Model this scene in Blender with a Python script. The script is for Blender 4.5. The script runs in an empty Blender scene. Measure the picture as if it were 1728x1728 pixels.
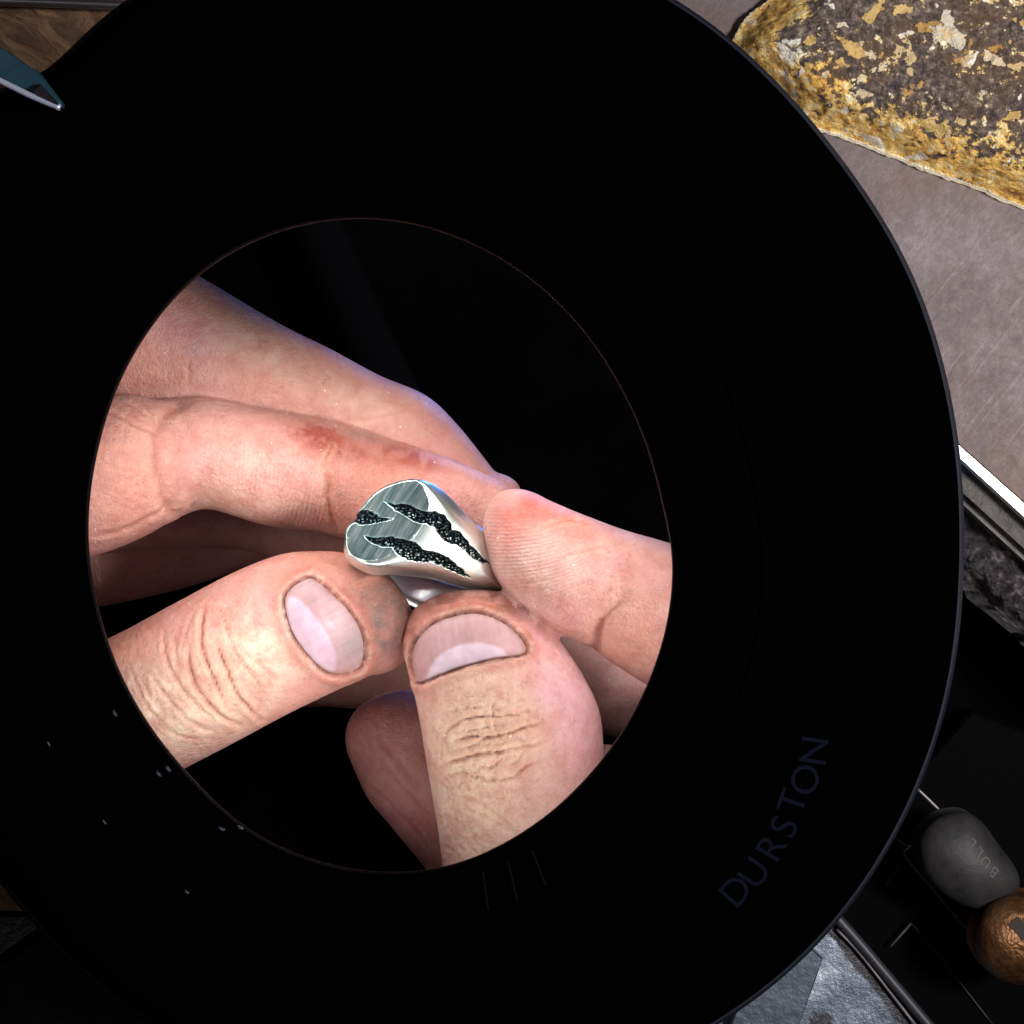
import bpy, math, random
import numpy as np
from mathutils import Vector, Matrix, kdtree
from mathutils.bvhtree import BVHTree
S = bpy.context.scene
R = math.radians
# ------------------------------------------------------------------ camera
D = 0.30                      # camera height above the plane of the hands (m)
K = 0.1152/1728               # metres per picture unit in that plane
camd = bpy.data.cameras.new('camera'); cam = bpy.data.objects.new('camera', camd)
S.collection.objects.link(cam); S.camera = cam
cam.location = (0, 0, D); camd.sensor_width = 36; camd.lens = 36*D/0.1152
camd.clip_start = 0.01; camd.clip_end = 20
def P(px, py, z=0.0):         # z in millimetres
    z = z*0.001; s = K*(D-z)/D
    return Vector(((px-864)*s, (864-py)*s, z))
# ------------------------------------------------------------------ world, lamps
w = bpy.data.worlds.new('World'); S.world = w; w.use_nodes = True
w.node_tree.nodes['Background'].inputs[0].default_value = (0.75, 0.88, 1.0, 1)
w.node_tree.nodes['Background'].inputs[1].default_value = 0.004
S.view_settings.view_transform = 'Standard'; S.view_settings.look = 'None'
S.view_settings.exposure = 0.0; S.view_settings.gamma = 1
def area(name, loc, target, size, power, col, size_y=None):
    l = bpy.data.lights.new(name, 'AREA'); l.energy = power; l.color = col
    l.size = size
    if size_y: l.shape = 'RECTANGLE'; l.size_y = size_y
    o = bpy.data.objects.new(name, l); S.collection.objects.link(o)
    o.location = loc
    o.rotation_euler = (Vector(target)-Vector(loc)).to_track_quat('-Z', 'Y').to_euler()
    return o
LC = P(638, 922, 30)          # centre of the lens
# ring of diodes under the magnifier housing; the ones at the far (upper) side burn brightest
for k in range(12):
    a = R(30*k+8)
    wgt = max(.08, 0.70+0.34*math.sin(a-R(8)))
    wgt *= 1-.42*math.exp(-((30*k+8-205)/45.0)**2)
    loc = (LC.x+0.0440*math.cos(a), LC.y+0.0470*math.sin(a), 0.030)
    led = area('led_light', loc, (LC.x+0.002, LC.y-0.004, -0.002), 0.012, 0.0040*wgt, (1.0, 0.965, 0.92)); led.data.spread = R(72)
wl = area('added_bench_lamp', (0.19, 0.01, 0.28), P(1690, 360, -50), 0.06, 0.62, (0.98, 0.97, 1.0)); wl.data.spread = R(100)  # unseen lamp added from the right to brighten the bench
area('bench_fill_lamp', (-0.30, 0.05, 0.45), (0, 0, -0.08), 0.08, 0.20, (1.0, 0.97, 0.95))
brl = area('blue_fringe_lamp', (0.022, 0.058, -0.080), (-0.014, 0.014, -0.012), 0.018, 0.006, (0.06, 0.28, 1.0))  # unseen lamp added to imitate the lens's blue colour fringe on finger edges
brl.data.spread = R(75)
# ------------------------------------------------------------------ numpy helpers
def h3(ix, iy, iz):
    n = (ix.astype(np.int64)*374761393+iy.astype(np.int64)*668265263+iz.astype(np.int64)*2147483647) & 0xffffffff
    n = ((n ^ (n >> 13))*1274126177) & 0xffffffff
    return ((n ^ (n >> 16)) & 0xffff)/65535.0
def vnoise(x, y, z=None):
    if z is None: z = np.zeros_like(x)
    ix, iy, iz = np.floor(x), np.floor(y), np.floor(z)
    fx, fy, fz = x-ix, y-iy, z-iz
    fx = fx*fx*(3-2*fx); fy = fy*fy*(3-2*fy); fz = fz*fz*(3-2*fz)
    r = 0
    for a in (0, 1):
        for b in (0, 1):
            for c in (0, 1):
                r = r+h3(ix+a, iy+b, iz+c)*(fx if a else 1-fx)*(fy if b else 1-fy)*(fz if c else 1-fz)
    return r
def fbm(x, y, z=None, o=4):
    r = 0; a = 0.5; t = 0
    for k in range(o):
        r = r+a*vnoise(x*2**k+17*k, y*2**k-9*k, None if z is None else z*2**k); t += a; a *= 0.5
    return r/t
def worley(x, y):
    ix, iy = np.floor(x), np.floor(y); d = np.full(x.shape, 9.0)
    for a in (-1, 0, 1):
        for b in (-1, 0, 1):
            cx = ix+a+h3(ix+a, iy+b, ix*0+1)*0.7+.15; cy = iy+b+h3(ix+a, iy+b, ix*0+7)*0.7+.15
            d = np.minimum(d, np.hypot(x-cx, y-cy))
    return d
def sdist_line(x, y, pts):
    d = np.full(x.shape, 1e9)
    for (x0, y0), (x1, y1) in zip(pts[:-1], pts[1:]):
        vx, vy = x1-x0, y1-y0; L = vx*vx+vy*vy+1e-9
        t = np.clip(((x-x0)*vx+(y-y0)*vy)/L, 0, 1)
        d = np.minimum(d, np.hypot(x-x0-t*vx, y-y0-t*vy))
    return d
def inside(x, y, pts):
    r = np.zeros(x.shape, bool); n = len(pts)
    for i in range(n):
        x0, y0 = pts[i]; x1, y1 = pts[(i+1) % n]
        c = ((y0 > y) != (y1 > y)) & (x < (x1-x0)*(y-y0)/((y1-y0) if y1 != y0 else 1e-9)+x0)
        r ^= c
    return r
def sdf(x, y, pts):           # negative inside
    d = sdist_line(x, y, list(pts)+[pts[0]])
    return np.where(inside(x, y, pts), -d, d)
def sstep(a, b, x):
    t = np.clip((x-a)/(b-a), 0, 1); return t*t*(3-2*t)
def spline(pts, n, closed=False):
    p = np.array(pts, float); m = len(p); out = []
    segs = m if closed else m-1
    for i in range(segs):
        if closed: a, b, c, d = p[(i-1) % m], p[i], p[(i+1) % m], p[(i+2) % m]
        else: a, b, c, d = p[max(i-1, 0)], p[i], p[i+1], p[min(i+2, m-1)]
        for k in range(n):
            t = k/n
            out.append(0.5*((2*b)+(c-a)*t+(2*a-5*b+4*c-d)*t*t+(3*b-a-3*c+d)*t**3))
    if not closed: out.append(p[-1])
    return np.array(out)
def cr(o, sc, pts): return [(o[0]+x/sc, o[1]+y/sc) for x, y in pts]
def pxof(v):                  # world metres (N,3) -> picture units
    s = K*(D-v[:, 2])/D
    return 864+v[:, 0]/s, 864-v[:, 1]/s
# ------------------------------------------------------------------ object helpers
def link(o): S.collection.objects.link(o); return o
def tag(o, label=None, cat=None, group=None, kind=None):
    if label: o['label'] = label
    if cat: o['category'] = cat
    if group: o['group'] = group
    if kind: o['kind'] = kind
    return o
def mesh(name, v, f, mat=None, parent=None, smooth=True, attrs=None):
    m = bpy.data.meshes.new(name); m.from_pydata([tuple(q) for q in v], [], [tuple(q) for q in f]); m.update()
    if smooth: m.polygons.foreach_set('use_smooth', [True]*len(m.polygons))
    if attrs: set_attrs(m, attrs)
    if mat: m.materials.append(mat)
    o = link(bpy.data.objects.new(name, m))
    if parent: o.parent = parent
    return o
def set_attrs(m, attrs):
    for k, a in attrs.items():
        a = np.asarray(a, np.float32)
        if a.ndim == 2:
            at = m.attributes.new(k, 'FLOAT_COLOR', 'POINT'); c = np.ones((len(a), 4), np.float32); c[:, :3] = a
            at.data.foreach_set('color', c.ravel())
        else:
            at = m.attributes.new(k, 'FLOAT', 'POINT'); at.data.foreach_set('value', a)
def empty(name, loc): o = bpy.data.objects.new(name, None); o.empty_display_size = .01; link(o); o.location = loc; return o
def child(o, root):
    o.parent = root; o.matrix_parent_inverse = Matrix.Translation(-Vector(root.location)); return o
# ------------------------------------------------------------------ material helpers
class NT:
    def __init__(s, name):
        s.m = bpy.data.materials.new(name); s.m.use_nodes = True; s.t = s.m.node_tree
        s.b = s.t.nodes['Principled BSDF']
    def n(s, typ, **kw):
        q = s.t.nodes.new('ShaderNode'+typ)
        for k, v in kw.items():
            if k.startswith('i_'):
                key = k[2:]; key = int(key) if key.isdigit() else key.replace('_', ' ')
                if isinstance(v, bpy.types.NodeSocket): s.t.links.new(v, q.inputs[key])
                else: q.inputs[key].default_value = v
            else: setattr(q, k, v)
        return q
    def set(s, **kw):
        for k, v in kw.items():
            k = k.replace('_', ' ')
            if isinstance(v, bpy.types.NodeSocket): s.t.links.new(v, s.b.inputs[k])
            else: s.b.inputs[k].default_value = v
        return s
    def obj(s): return s.n('TexCoord').outputs['Object']
    def geo(s): return s.n('NewGeometry').outputs['Position']
    def noise(s, scale, detail=4, vec=None, rough=.55, dist=0):
        q = s.n('TexNoise', i_Scale=scale, i_Detail=detail, i_Roughness=rough, i_Distortion=dist)
        s.t.links.new(vec if vec is not None else s.geo(), q.inputs['Vector']); return q.outputs['Fac']
    def math(s, op, a, b=None, c=None):
        q = s.n('Math', operation=op)
        for i, v in enumerate((a, b, c)):
            if v is None: continue
            if isinstance(v, bpy.types.NodeSocket): s.t.links.new(v, q.inputs[i])
            else: q.inputs[i].default_value = v
        return q.outputs[0]
    def ramp(s, fac, stops):
        q = s.n('ValToRGB'); s.t.links.new(fac, q.inputs[0]); e = q.color_ramp.elements
        while len(e) < len(stops): e.new(0.5)
        for k, (p_, c) in enumerate(stops):
            e[k].position = p_; e[k].color = (*c, 1) if len(c) == 3 else c
        return q.outputs['Color']
    def mix(s, fac, a, b, typ='MIX'):
        q = s.n('MixRGB', blend_type=typ)
        for i, v in enumerate((fac, a, b)):
            if isinstance(v, bpy.types.NodeSocket): s.t.links.new(v, q.inputs[i])
            else: q.inputs[i].default_value = v if i == 0 else (*v, 1)
        return q.outputs[0]
    def att(s, name, out='Fac'): return s.n('Attribute', attribute_name=name).outputs[out]
    def bump(s, h, dist, strength=1.0, nrm=None):
        q = s.n('Bump', i_Height=h, i_Distance=dist, i_Strength=strength)
        if nrm is not None: s.t.links.new(nrm, q.inputs['Normal'])
        return q.outputs['Normal']
    def map(s, scale, rot=(0, 0, 0)):
        p_ = s.n('Mapping'); s.t.links.new(s.geo(), p_.inputs[0]); p_.inputs['Rotation'].default_value = rot
        q = s.n('Mapping'); s.t.links.new(p_.outputs[0], q.inputs[0]); q.inputs['Scale'].default_value = scale; return q.outputs[0]
def simple(name, col, rough=.5, metal=0, bs=0, bd=0, spec=.5, var=0):
    t = NT(name); t.set(Roughness=rough, Metallic=metal, Specular_IOR_Level=spec)
    if var:
        nz = t.noise(300, 5)
        c = t.ramp(nz, [(.3, tuple(q*(1-var) for q in col)), (.7, tuple(min(1, q*(1+var)) for q in col))]); t.set(Base_Color=c)
    else: t.set(Base_Color=(*col, 1))
    if bs: t.set(Normal=t.bump(t.noise(bs, 6), bd))
    return t.m

def skin_mat():
    t = NT('skin')
    col = t.att('Col', 'Color')
    n1 = t.noise(420, 5)
    col = t.mix(t.math('MULTIPLY', t.ramp(n1, [(.40, (0, 0, 0)), (.68, (1, 1, 1))]), .46), col, (.44, .13, .10))
    fine = t.noise(2600, 4)
    col = t.mix(t.math('MULTIPLY', t.ramp(fine, [(.55, (0, 0, 0)), (.8, (1, 1, 1))]), .14), col, (.85, .72, .6))
    t.set(Base_Color=col, Roughness=t.math('MULTIPLY_ADD', fine, .25, .33), Specular_IOR_Level=.42,
          Subsurface_Weight=.25, Subsurface_Scale=.0008, Subsurface_Radius=(1.0, .38, .22))
    gr = t.noise(1500, 5, rough=.75); gm = t.noise(150, 4)
    col = t.mix(t.math('MULTIPLY', t.ramp(gr, [(.52, (0, 0, 0)), (.66, (1, 1, 1))]), t.math('MULTIPLY', t.ramp(gm, [(.42, (0, 0, 0)), (.62, (1, 1, 1))]), .42)), col, (.22, .075, .05))
    sv = t.n('TexVoronoi', i_Scale=700.0); t.t.links.new(t.geo(), sv.inputs['Vector']); sh = t.n('SeparateColor'); t.t.links.new(sv.outputs['Color'], sh.inputs[0])
    sp = t.math('MULTIPLY', t.math('LESS_THAN', sv.outputs['Distance'], t.math('MULTIPLY', sh.outputs[1], .085)), t.math('GREATER_THAN', sh.outputs[0], .72))
    col = t.mix(t.math('MULTIPLY', sp, .7), col, (.95, .85, .72)); t.set(Base_Color=col)
    # fingertip ridges follow the phase attribute
    ph = t.math('SINE', t.math('ADD', t.att('ridge'), t.math('MULTIPLY', t.noise(700, 2), 3.0)))
    rid = t.math('MULTIPLY', ph, t.att('ridge_mask'))
    vor = t.n('TexVoronoi', feature='DISTANCE_TO_EDGE', i_Scale=1500.0); t.t.links.new(t.map((1, 1.0, 1.0)), vor.inputs['Vector'])
    cell = t.math('MINIMUM', vor.outputs['Distance'], .15)
    h = t.math('ADD', t.math('MULTIPLY', rid, .22), t.math('MULTIPLY', cell, 1.3))
    h = t.math('ADD', h, t.math('MULTIPLY', t.noise(1700, 6, rough=.7), 1.9))
    t.set(Normal=t.bump(h, .00013, .9))
    return t.m
M_SKIN = skin_mat()
def nail_mat():
    t = NT('nail')
    st = t.noise(900, 3, t.att('Nuv', 'Color'))
    col = t.mix(t.math('MULTIPLY', st, .30), t.att('Col', 'Color'), (.70, .50, .52))
    t.set(Base_Color=col, Roughness=t.math('MULTIPLY_ADD', t.noise(1200, 5), .25, .36), Subsurface_Weight=.25, Subsurface_Scale=.0008,
          Subsurface_Radius=(1, .5, .4), Coat_Weight=.03, Coat_Roughness=.15)
    t.set(Normal=t.bump(t.noise(1500, 4), .00004, .7))
    return t.m
M_NAIL = nail_mat()
# ------------------------------------------------------------------ tubes -> hands
def tube(stations, tip, f=.9, n=14, ring=56, ex=2.0, capn=12, capex=.85, zt=None):
    """stations: (left px, right px, z mm[, f]) from base to tip. returns verts, faces, uv"""
    a = np.array([[*l, *r, z, (ff[0] if ff else f)] for (l, r, z, *ff) in stations], float)
    a = spline(a, n)
    secs = []
    for q in a: secs.append((P(q[0], q[1], q[4]), P(q[2], q[3], q[4]), q[5]))
    L = [(.5*(l+r), .5*(r-l), ff) for l, r, ff in secs]
    c0, w0, f0 = L[-1]; tp = P(tip[0], tip[1], a[-1, 4] if zt is None else zt)
    for k in range(1, capn+1):
        s = k/capn*math.pi/2*0.995
        L.append((c0+(tp-c0)*math.sin(s), w0*math.cos(s)**capex, f0))
    v = []; uv = []; acc = 0
    for i, (c, wv, ff) in enumerate(L):
        tg = (L[min(i+1, len(L)-1)][0]-L[max(i-1, 0)][0])
        if i: acc += (c-L[i-1][0]).length
        T = tg.cross(wv); T = T.normalized()*wv.length*ff
        if T.z < 0: T = -T
        for k in range(ring):
            th = 2*math.pi*k/ring; cc, ss = math.cos(th), math.sin(th)
            g = 2/ex
            v.append(c+wv*math.copysign(abs(cc)**g, cc)+T*math.copysign(abs(ss)**g, ss)); uv.append((acc, th))
    m = len(L); fc = []
    for i in range(m-1):
        for k in range(ring):
            fc.append((i*ring+k, i*ring+(k+1) % ring, (i+1)*ring+(k+1) % ring, (i+1)*ring+k))
    fc.append(tuple(range(ring-1, -1, -1))); fc.append(tuple((m-1)*ring+k for k in range(ring)))
    return v, fc, uv
def build_hand(name0, name, tubes, voxel, paint, creases, label, root_loc, bumps=()):
    V = []; F = []; ids = []; U = []
    for i, (nm, t) in enumerate(tubes):
        v, f, uv = t; b = len(V); V += v; F += [tuple(q+b for q in ff) for ff in f]; ids += [i]*len(v); U += uv
    m = bpy.data.meshes.new('tmp'); m.from_pydata(V, [], F); m.update()
    o = link(bpy.data.objects.new('tmp', m))
    md = o.modifiers.new('r', 'REMESH'); md.mode = 'VOXEL'; md.voxel_size = voxel; md.use_smooth_shade = True
    sm = o.modifiers.new('s', 'SMOOTH'); sm.factor = .5; sm.iterations = 7
    dg = bpy.context.evaluated_depsgraph_get(); ev = o.evaluated_get(dg)
    me = bpy.data.meshes.new_from_object(ev); bpy.data.objects.remove(o)
    N = len(me.vertices); co = np.empty(N*3, np.float32); me.vertices.foreach_get('co', co); co = co.reshape(-1, 3).astype(float)
    no = np.empty(N*3, np.float32); me.vertex_normals.foreach_get('vector', no); no = no.reshape(-1, 3).astype(float)
    kd = kdtree.KDTree(len(V))
    for i, q in enumerate(V):
        if i % 2 == 0: kd.insert(q, i)
    kd.balance()
    near = np.array([kd.find(c)[1] for c in co])
    fid = np.array(ids)[near]; u = np.array(U)[near]
    x, y = pxof(co); up = sstep(.0, .25, no[:, 2])
    names = [t[0] for t in tubes]
    col = np.tile(np.array(paint['base'], float), (N, 1))
    for (who, px, py, rx, ry, ang, c, s) in paint['blobs']:
        ca, sa = math.cos(R(ang)), math.sin(R(ang)); dx, dy = x-px, y-py
        d = ((dx*ca+dy*sa)/rx)**2+((-dx*sa+dy*ca)/ry)**2
        wt = s*np.exp(-d**1.3)*(np.isin(fid, [names.index(q) for q in who]) if who else 1.0)
        n0 = fbm(x/13+px, y/13+py, o=5); nz = (.62+.50*sstep(.36, .62, n0)) if min(rx, ry) > 24 else (.48+.85*sstep(.38, .58, n0))
        wt = np.clip(wt*nz, 0, 1)[:, None]; col = col*(1-wt)+np.array(c)*wt
    disp = np.zeros(N)
    for (who, pts, wd, dp, tint) in creases:
        d = sdist_line(x+3*(vnoise(x/11, y/11)-.5), y+3*(vnoise(x/11+50, y/11)-.5), spline(pts, 4).tolist())
        sel = (fid == names.index(who))*up
        # taper at both ends
        e = np.minimum(np.hypot(x-pts[0][0], y-pts[0][1]), np.hypot(x-pts[-1][0], y-pts[-1][1])); tp = .35+.65*sstep(0, 24, e)
        disp -= (.74 if who == 'thumb' and name0 == 'R' else .85)*sel*tp*dp*np.exp(-(d/wd)**2)*1e-3
        disp += sel*tp*dp*(.0 if who == 'middle' else .30 if wd < 5 else .08)*np.exp(-((d-2.3*wd)/(1.5*wd))**2)*1e-3
        wt = (sel*tp*tint*(.72 if name0 == 'R' else 1.0)*np.exp(-(d/(wd*.62))**2))[:, None]; col = col*(1-wt)+np.array((.36, .070, .040))*wt
        wt = (sel*tp*tint*.35*np.exp(-((d-2*wd)/(1.6*wd))**2))[:, None]; col = col*(1-wt)+np.array((.78, .46, .28))*wt
    for who, ol in paint['nails']:
        d = sdf(x, y, spline(ol, 6, True).tolist()); sel = (fid == names.index(who))*up; nz = .35+1.1*fbm(x/12, y/12, o=3)
        for off, wdt, c, st in ((8.5, 2.2, (.80, .60, .48), .45), (3.0, 3.0, (.10, .025, .015), 1.0), (14, 10, (.42, .13, .09), .45)):
            nz_ = (.15+1.0*sstep(.32, .58, fbm(x/8+off, y/8, o=4))) if off < 10 else nz; wt = np.clip(sel*st*nz_*np.exp(-((d-off)/wdt)**2), 0, 1)[:, None]; col = col*(1-wt)+np.array(c)*wt
    for fn in bumps: disp += fn(x, y, fid, names, up)*1e-3
    disp += up*.10e-3*(fbm(x/16, y/16, co[:, 2]*900, 3)-.5)
    co2 = co+no*disp[:, None]
    base = BVHTree.FromPolygons([Vector(c) for c in co], [tuple(p.vertices) for p in me.polygons]) if paint.get('bvh') else None
    me.vertices.foreach_set('co', co2.astype(np.float32).ravel()); me.update()
    ph = np.zeros(N); mk = np.zeros(N)
    for (who, px, py, rx, ry, ang, per, s, ccx, ccy, curv) in paint['ridges']:
        sel = fid == names.index(who); ca, sa = math.cos(R(ang)), math.sin(R(ang))
        wt = s*np.exp(-(((x-px)/rx)**2+((y-py)/ry)**2))
        al = (x*ca+y*sa); ac = (-x*sa+y*ca)
        ph = np.where(sel, (al+curv*(ac-(-ccx*sa+ccy*ca))**2)/per*2*math.pi, ph); mk = np.where(sel, wt, mk)
    set_attrs(me, {'Col': np.clip(col, 0, 1), 'ridge': ph, 'ridge_mask': mk*up})
    me.materials.clear(); me.materials.append(M_SKIN); me.name = name
    ob = link(bpy.data.objects.new(name, me)); tag(ob, label, 'hand')
    return ob, base
def nail(parent, bvh, outline, lun, root_dir, lunc, bedc, grime=0):
    o = spline(outline, 6, True); c = o.mean(0); n = len(o); NR = 26
    V = []; C = []; U = []
    rd = np.array(root_dir, float); rd /= np.hypot(*rd); pr = np.array((-rd[1], rd[0]))
    pts = [(c[0], c[1], 0.0)]
    for r in range(1, NR+1):
        t = r/NR
        for q in o: pts.append((*(c+(q-c)*t), t))
    A = np.array(pts); ls = sdf(A[:, 0], A[:, 1], spline(lun, 5, True).tolist())
    wl = 1-sstep(-3.5, 3.5, ls+3*(fbm(A[:, 0]/6, A[:, 1]/6)-.5))
    sm = fbm(A[:, 0]/14, A[:, 1]/14); sm2 = sstep(.35, .6, fbm(A[:, 0]/9+5, A[:, 1]/9))
    for i, (x, y, t) in enumerate(pts):
        d = P(x, y, 0)-Vector((0, 0, D)); d.normalize()
        hit = bvh.ray_cast(Vector((0, 0, D)), d)[0]
        if hit is None: hit = P(x, y, 0)
        V.append(hit+Vector((0, 0, (.42*(1-t**3)-.10)*1e-3)))
        cc = np.array(bedc)*(1-wl[i])+np.array(lunc)*wl[i]
        edge = sstep(.90, 1.0, t); ee_ = .75*edge*(.3+.9*float(sm2[i])); cc = cc*(1-ee_)+np.array((.20, .08, .05))*ee_
        cc = cc*(.74+.52*sm[i]); g_ = grime*math.exp(-(((x-596)/22)**2+((y-1088)/26)**2)); cc = cc*(1-g_)+np.array((.14,.12,.12))*g_; C.append(cc)
        dx = np.array((x, y))-c; U.append((dx@pr*K*2.2, dx@rd*K*.15, 0))
    F = [(0, 1+(k+1) % n, 1+k) for k in range(n)]
    for r in range(NR-1):
        for k in range(n):
            a = 1+r*n+k; b = 1+r*n+(k+1) % n; F.append((a, b, b+n, a+n))
    F = [f[::-1] for f in F]
    V2 = list(V)
    for _ in range(8):     # relax the ray-cast heights
        z = np.array([v.z for v in V2]); g = z.copy()
        zz = z[1:].reshape(NR, n); s_ = (np.roll(zz, 1, 1)+np.roll(zz, -1, 1)+2*zz)/4; s_[1:-1] = (s_[2:]+s_[:-2]+2*s_[1:-1])/4
        for i, q in enumerate(s_.ravel()): V2[i+1] = Vector((V2[i+1].x, V2[i+1].y, q))
    V2[0] = Vector((V2[0].x, V2[0].y, float(np.mean([V2[1+k].z for k in range(n)]))))
    if Vector(V2[1]-V2[0]).cross(V2[2]-V2[0]).z*1 < 0 and False: pass
    return mesh('fingernail', V2, F, M_NAIL, parent, True, {'Col': np.array(C), 'Nuv': np.array(U)})

cA = (130, 400); cC = (130, 880); cE = (560, 960); cF = (760, 780)
nailC = [(481,1015),(493,992),(519,977),(535,982),(559,1002),(585,1028),(605,1058),(613,1091),(609,1121),(592,1132),(566,1136),(539,1124),(509,1091),(490,1058)]
lunC = [(486,1010),(505,1012),(533,1042),(556,1075),(567,1108),(562,1136),(540,1150),(500,1110),(470,1050)]
nailE = [(708,1150),(698,1130),(696,1106),(705,1080),(728,1056),(761,1042),(802,1036),(838,1046),(865,1064),(884,1086),(886,1100),(868,1106),(828,1112),(778,1125),(741,1138)]
lunE = [(719,1165),(722,1140),(734,1114),(761,1094),(802,1084),(838,1091),(853,1103),(850,1125),(780,1150)]
def nail_groove(who, outline):
    sp = spline(outline, 6, True).tolist()
    def fn(x, y, fid, names, up):
        d = sdf(x, y, sp); s = (fid == names.index(who))*up
        return s*(-.34*np.exp(-((d-1)/4.0)**2)-.12*(d < 0)+.30*np.exp(-((d-13)/9.0)**2))
    return fn
def wrinkle_field(who, cx, cy, rx, ry, ang, per, amp):
    def fn(x, y, fid, names, up):
        s = (fid == names.index(who))*up*np.exp(-(((x-cx)/rx)**2+((y-cy)/ry)**2))
        ca, sa = math.cos(R(ang)), math.sin(R(ang)); al = x*ca+y*sa; ac = -x*sa+y*ca
        n = fbm(al/(per*3.2)+cx, ac/per, o=3); r1 = 1-np.abs(2*n-1)*2
        n2 = fbm(x/(per*1.5)+9, y/(per*1.5)+cy, o=3); r2 = 1-np.abs(2*n2-1)*2
        return -s*amp*(np.clip(r1, 0, 1)**2+.5*np.clip(r2, 0, 1)**2)
    return fn
DIRT = (.13, .045, .03); RED = (.50, .10, .065); RUST = (.27, .045, .030); PINK = (.62, .27, .26); CREAM = (.84, .635, .48); ORNG = (.72, .32, .235); GREY = (.21, .125, .105); LIL = (.66, .36, .42)
tubesL = [
 ('thumb', tube([((-260,1130),(-120,1560),-20,.7),((-90,1150),(20,1440),-12),((60,1120),(170,1372),-6),((180,1078),(302,1302),-2),((300,1015),(400,1251),0.5),((400,963),(480,1208),1.5,.85),((480,934),(560,1169),1.5,.8),((548,930),(622,1140),.5,.78)], (692,1032), zt=-1.5)),
 ('index', tube([((-250,600),(-250,1000),-14),((40,650),(60,965),-6),((150,668),(155,940),-5),((215,664),(225,914),-5.5),((262,674),(272,888),-7,.85),((290,672),(305,872),-8.5,.85),((350,670),(354,860),-8.5),((450,690),(448,887),-8.5),((560,710),(548,901),-8.7),((660,742),(630,928),-9),((760,774),(705,950),-9.5),((825,803),(780,938),-10)], (868,884), .9)),
 ('middle', tube([((-250,330),(-250,700),-26),((100,330),(-10,640),-21),((340,468),(210,720),-17),((470,545),(380,770),-16),((560,590),(480,810),-16),((640,633),(570,850),-16),((720,668),(640,870),-16),((775,720),(690,880),-16),((836,797),(760,905),-16)], (868,862), .85)),
 ('ring_finger', tube([((-250,800),(-250,1150),-46),((-60,860),(-50,1060),-46),((150,870),(170,1024),-46),((300,850),(320,990),-45),((400,850),(432,950),-44)], (500,880), .9)),
 ('little_finger', tube([((-250,760),(-250,1000),-42),((100,800),(110,940),-40),((350,840),(370,925),-38),((480,850),(482,946),-36),((560,870),(562,962),-36)], (640,925), .95)),
 ('bent_finger', tube([((-150,1150),(-120,1320),-42),((200,1110),(220,1240),-40),((480,1110),(500,1195),-38),((600,1085),(602,1196),-36),((670,1080),(680,1196),-36)], (740,1140), .9)),
 ('palm', tube([((-1000,560),(-1000,1350),-31,.5),((-420,350),(-420,1480),-26,.35),((-160,380),(-160,1420),-24,.35)], (20,900), .35)),
]
crL = [('thumb', cr(cC,3.03,p_), wd, dp, ti) for p_, wd, dp, ti in [
 ([(650,430),(635,560),(640,640),(665,730),(700,810),(740,900),(762,945)], 3.4,.50,.85),
 ([(725,440),(760,520),(785,610),(830,700),(900,790),(965,890)], 2.8,.30,.55),
 ([(710,610),(750,720),(790,810),(830,900),(890,970),(935,1012)], 3.4,.50,.85),
 ([(570,640),(580,760),(610,850),(670,930),(740,1000),(830,1045)], 3.4,.50,.8),
 ([(445,560),(450,680),(490,780),(540,860),(610,940),(700,1010)], 3.0,.26,.4),
 ([(500,570),(505,680),(520,770)], 2.6,.22,.35),
 ([(380,780),(430,860),(500,950),(580,1030),(700,1080)], 3.0,.25,.38),
 ([(790,600),(870,680),(950,750),(1030,820)], 2.5,.18,.28),
 ([(330,800),(370,900),(440,980)], 2.6,.18,.3), ([(420,1040),(520,1100),(640,1120)], 2.6,.18,.25),
 ([(280,760),(320,880),(380,980),(450,1040)], 2.6,.18,.25), ([(590,470),(560,560),(545,640)], 2.5,.18,.25),
 ([(1420,325),(1460,310),(1520,300)], 1.8,.12,.8), ([(880,820),(940,880),(985,930)],2.4,.15,.2),
 ]]+[('index', cr(cA,3.03,p_), wd, dp, ti) for p_, wd, dp, ti in [
 ([(560,840),(480,890),(430,960),(410,1020),(420,1150),(440,1250),(460,1380),(520,1420)], 9,.50,.35),
 ([(1310,1070),(1280,1130),(1265,1180)], 2.8,.36,1.0), ([(1265,1180),(1285,1270),(1280,1340),(1300,1420),(1330,1490)], 4.5,.40,.5),
 ([(985,990),(970,1080),(975,1140),(960,1200)], 3,.20,.25),
 ([(120,880),(200,910),(300,960),(400,1000)], 2.8,.25,.4), ([(210,830),(300,870),(390,940)], 2.6,.2,.3), ([(330,830),(380,900),(405,960)], 2.4,.2,.3),
 ([(90,1110),(200,1180),(350,1200)], 2.6,.14,.15), ([(80,1530),(230,1500),(360,1440),(480,1370)], 4,.25,.25),
 ([(1090,1050),(1110,1090)], 2.2,.12,.4)]]+[
 ('middle', cr(cA,3.03,[(572,640),(570,680),(576,720),(572,752)]), 2.2,.35,.9),
 ('middle', cr((480,350),2.579,[(280,930),(400,915),(520,880),(590,830)]), 4,.2,.2),
 ('index', cr((480,350),2.579,[(700,1075),(740,1100),(800,1120),(860,1140),(930,1150)]), 3,.3,.6)]
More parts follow.
